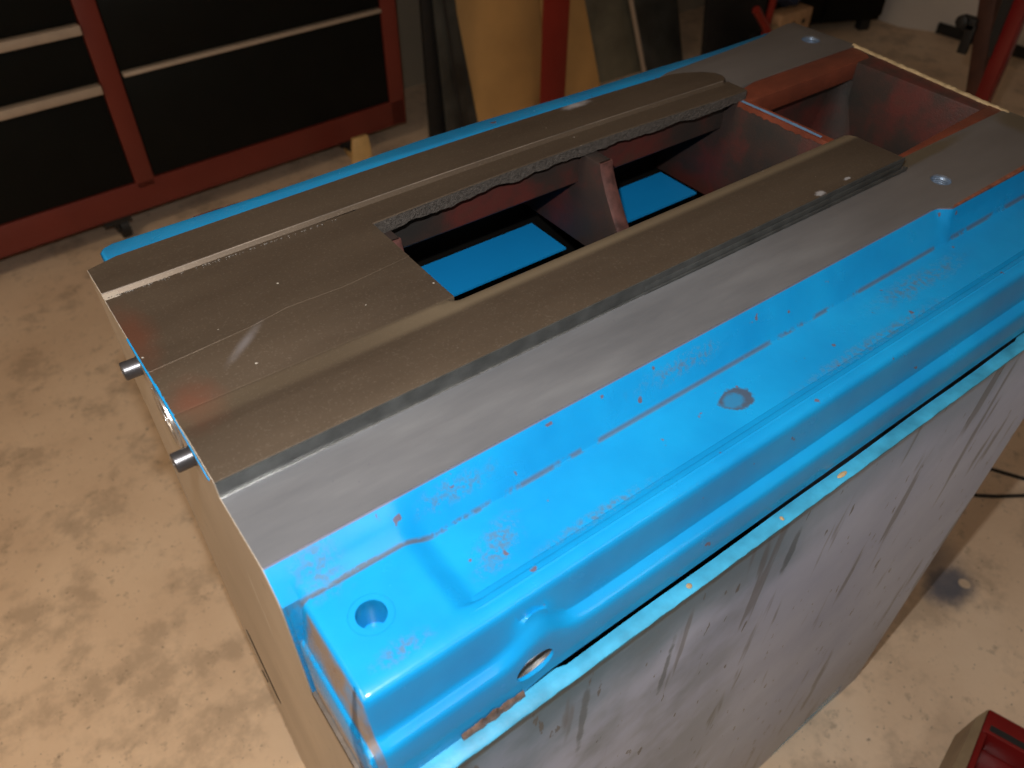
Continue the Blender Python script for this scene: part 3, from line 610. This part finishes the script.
tag(obj('black_cable', tube([(3.70, 2.60, FZ + .006), (3.72, 2.66, FZ + .10), (3.78, 2.72, FZ + .25), (3.84, 2.84, FZ + .5), (3.86, 2.95, FZ + 1.2)], .010), 'rubber'), 'black cable hanging on the beige wall left of the red tubes', 'cable')
tag(obj('black_hose', tube([(3.80, 2.62, FZ + .9), (3.80, 2.60, FZ + .32), (3.83, 2.52, FZ + .08), (3.90, 2.40, FZ + .014)], .013), 'rubber'), 'black hose looping down to the floor just left of the red tubes', 'hose')
bm = bmesh.new(); lathe((3.68, 2.72, FZ), (0, 0, 1), [(0, .05), (.03, .05), (.05, .03)], 16, bm); tag(obj('wooden_puck', bm, 'wood'), 'small orange brown wooden disc on the floor by the wall', 'block')
tag(obj('red_tube', tube([(3.235, 2.12, FZ + .43), (3.40, 2.12, FZ + .27), (3.60, 2.10, FZ + .02)], .019, 12), 'redpost'), 'short slanted red tube with open top end', 'tube', 'red tubes by the wall')
tag(obj('red_tube', tube([(3.44, 2.18, FZ + .62), (3.46, 2.2, FZ + .40), (3.47, 2.22, FZ + .02)], .018, 12), 'redpost'), 'upright red tube right of the slanted red tube', 'tube', 'red tubes by the wall')
# crate of black clutter behind the tubes
slab('black_bin_lid', 'black plastic lid standing behind the two red tubes', 'lid', [(3.30, 2.42, 0), (3.76, 2.42, 0), (3.74, 2.50, .75), (3.28, 2.50, .75)], .03, 'rubber')
bl = thing('wooden_block', 'pale wooden block with two drilled holes under a navy cloth', 'block', (3.66, 2.20, FZ + .20))
bm = B(((3.52, 2.17, FZ + .20), (3.77, 2.26, FZ + .33))); o = obj('block_body', bm, 'wood', bl, bevel=.004)
for x in (3.63, 3.71): obj('drilled_hole', lathe((x, 2.169, FZ + .272), (0, 1, 0), [(0, .014), (.004, .014)], 14), 'rubber', bl)
obj('round_end', lathe((3.50, 2.19, FZ + .262), (1, .1, 0), [(0, .026), (.07, .028)], 16), 'putty', bl)
tag(obj('block_support', B(((3.52, 2.17, FZ), (3.80, 2.34, FZ + .20))), 'rubber', bevel=.004), 'black box holding up the pale drilled wooden block', 'box')
bm = bmesh.new(); bmesh.ops.create_icosphere(bm, subdivisions=3, radius=1, matrix=Matrix.Translation((3.65, 2.24, FZ + .404)) @ Matrix.Diagonal((.11, .06, .06, 1)))
for v in bm.verts:
    v.co += Vector((0, 0, .012 * math.sin(v.co.x * 60) + .01 * math.sin(v.co.y * 80)))
tag(obj('navy_cloth', bm, 'denim', ang=80), 'crumpled navy blue cloth lying on the wooden block', 'cloth')
# dark floor cabinet at the right rear
cab = thing('black_cabinet', 'black floor cabinet on short feet beside the white wall', 'cabinet', (4.3, 2.75, FZ))
CBM = Matrix.Translation((3.92, 2.62, FZ)) @ Matrix.Rotation(math.radians(-26), 4, 'Z')
obj('cabinet_body', B(((0, 0, .07), (.78, .30, 1.0), CBM)), 'chblack', cab, bevel=.01)
obj('cabinet_door', B(((.02, -.012, .10), (.39, .0, .96), CBM)), 'chblack', cab, bevel=.004)
obj('cabinet_door', B(((.41, -.012, .10), (.78, .0, .96), CBM)), 'chblack', cab, bevel=.004)
for a, b in ((.04, .04), (.70, .04), (.04, .22), (.70, .22)): obj('foot', B(((a, b, 0), (a + .06, b + .06, .072), CBM)), 'rubber', cab)

# engine-hoist-like stand at the right: upright and slanted leg
UA, UB = 1.018, .957
hs = thing('floor_stand', 'rusty brown upright beside a dark red leg, standing beyond the far right end', 'stand', (3.0, .85, FZ))
obj('upright', loft([[(3.0, .81, FZ), (3.06, .81, FZ), (3.06, .76, FZ), (3.0, .76, FZ)], [(3.0, UA, FZ + .8), (3.06, UA, FZ + .8), (3.06, UB, FZ + .8), (3.0, UB, FZ + .8)], [(3.0, UA + .06, FZ + 1.2), (3.06, UA + .06, FZ + 1.2), (3.06, UB + .06, FZ + 1.2), (3.0, UB + .06, FZ + 1.2)]]), 'rustiron', hs, bevel=.004)
obj('slanted_leg', loft([[(2.93, a, FZ + h), (2.975, a, FZ + h), (2.975, b, FZ + h), (2.93, b, FZ + h)] for h, a, b in ((0, .868, .822), (.5, .872, .825), (1.0, .880, .826))]), 'machred', hs, bevel=.004)['label'] = 'dark red leg'
obj('black_strap', loft([[(2.925, a, FZ + h), (2.97, a, FZ + h), (2.97, b, FZ + h), (2.925, b, FZ + h)] for h, a, b in ((.66, .880, .872), (.72, .900, .872), (.95, .915, .876))]), 'rubber', hs)
obj('foot_beam', B(((2.7, .765, FZ), (3.35, .865, FZ + .06))), 'rustiron', hs, bevel=.004)
br = obj('bracket', B(((2.985, .99, FZ + .70), (3.02, 1.05, FZ + .74)), ((2.985, .985, FZ + .62), (3.0, 1.020, FZ + .72))), 'rubber', hs, bevel=.003)
obj('bracket_knob', lathe((2.99, 1.035, FZ + .725), (-1, 0, 0), [(0, .022), (.02, .022), (.024, .015)], 14), 'rubber', br)

# cables on the floor at right
tag(obj('floor_cable', tube([(1.70, .03, FZ + .005), (1.83, .020, FZ + .005), (1.915, .0, FZ + .005), (1.957, -.076, FZ + .005), (2.05, -.22, FZ + .005), (2.3, -.5, FZ + .005)], .005, 8), 'rubber'), 'thin black cable on the floor, the upper of two by the stand', 'cable', 'black cables on the floor')
tag(obj('floor_cable', tube([(1.72, .06, FZ + .005), (1.795, -.03, FZ + .005), (1.83, -.060, FZ + .005), (1.90, -.107, FZ + .005), (2.05, -.19, FZ + .016), (2.2, -.4, FZ + .005)], .005, 8), 'rubber'), 'thin black cable on the floor, the lower of two by the stand', 'cable', 'black cables on the floor')

# dark red machine part on the floor in the bottom right corner
rp = thing('red_machine_part', 'dark red enamelled casting with a recessed side, on the floor at bottom right', 'machine part', (1.15, -.50, FZ))
import math as _m
def z_(h): return FZ + h
A = Vector((1.170, -.371, 0)); u = Vector((.30, -.954, 0)).normalized(); v = Vector((-.97, -.25, 0)).normalized()
def q(a, b, h): p = A + u * a + v * b; return (p.x, p.y, z_(h))
bm = bmesh.new()
def blk(a0, a1, b0, b1, h0, h1): loft([[q(a0, b0, h), q(a1, b0, h), q(a1, b1, h), q(a0, b1, h)] for h in (h0, h1)], bm=bm)
blk(0, .34, .0, .055, .0, .12)            # solid bar
blk(0, .012, .055, .18, .0, .118); blk(.0, .34, .17, .18, 0, .118)
blk(.012, .34, .055, .17, .0, .06)
blk(.10, .112, .055, .17, .0, .108); blk(.20, .212, .055, .17, .0, .108)
obj('casting_body', bm, 'machred', rp, bevel=.003)
obj('slot', loft([[q(.012, .034, h), q(.34, .034, h), q(.34, .048, h), q(.012, .048, h)] for h in (.1185, .1206)]), 'rubber', rp)
obj('machined_face', loft([[q(-.018, .02, 0), q(-.001, .0, 0), q(-.001, .18, 0), q(-.026, .18, 0)], [q(-.012, .02, .10), q(-.001, .0, .118), q(-.001, .18, .118), q(-.020, .18, .10)]]), 'tan', rp)['label'] = 'tan bare machined end face'
tag(obj('round_cap', lathe((.952, -.368, FZ), (0, 0, 1), [(0, .030), (.07, .030), (.08, .025), (.083, .0)], 24), 'machred'), 'small round dark red cap on the floor left of the red casting', 'cap')
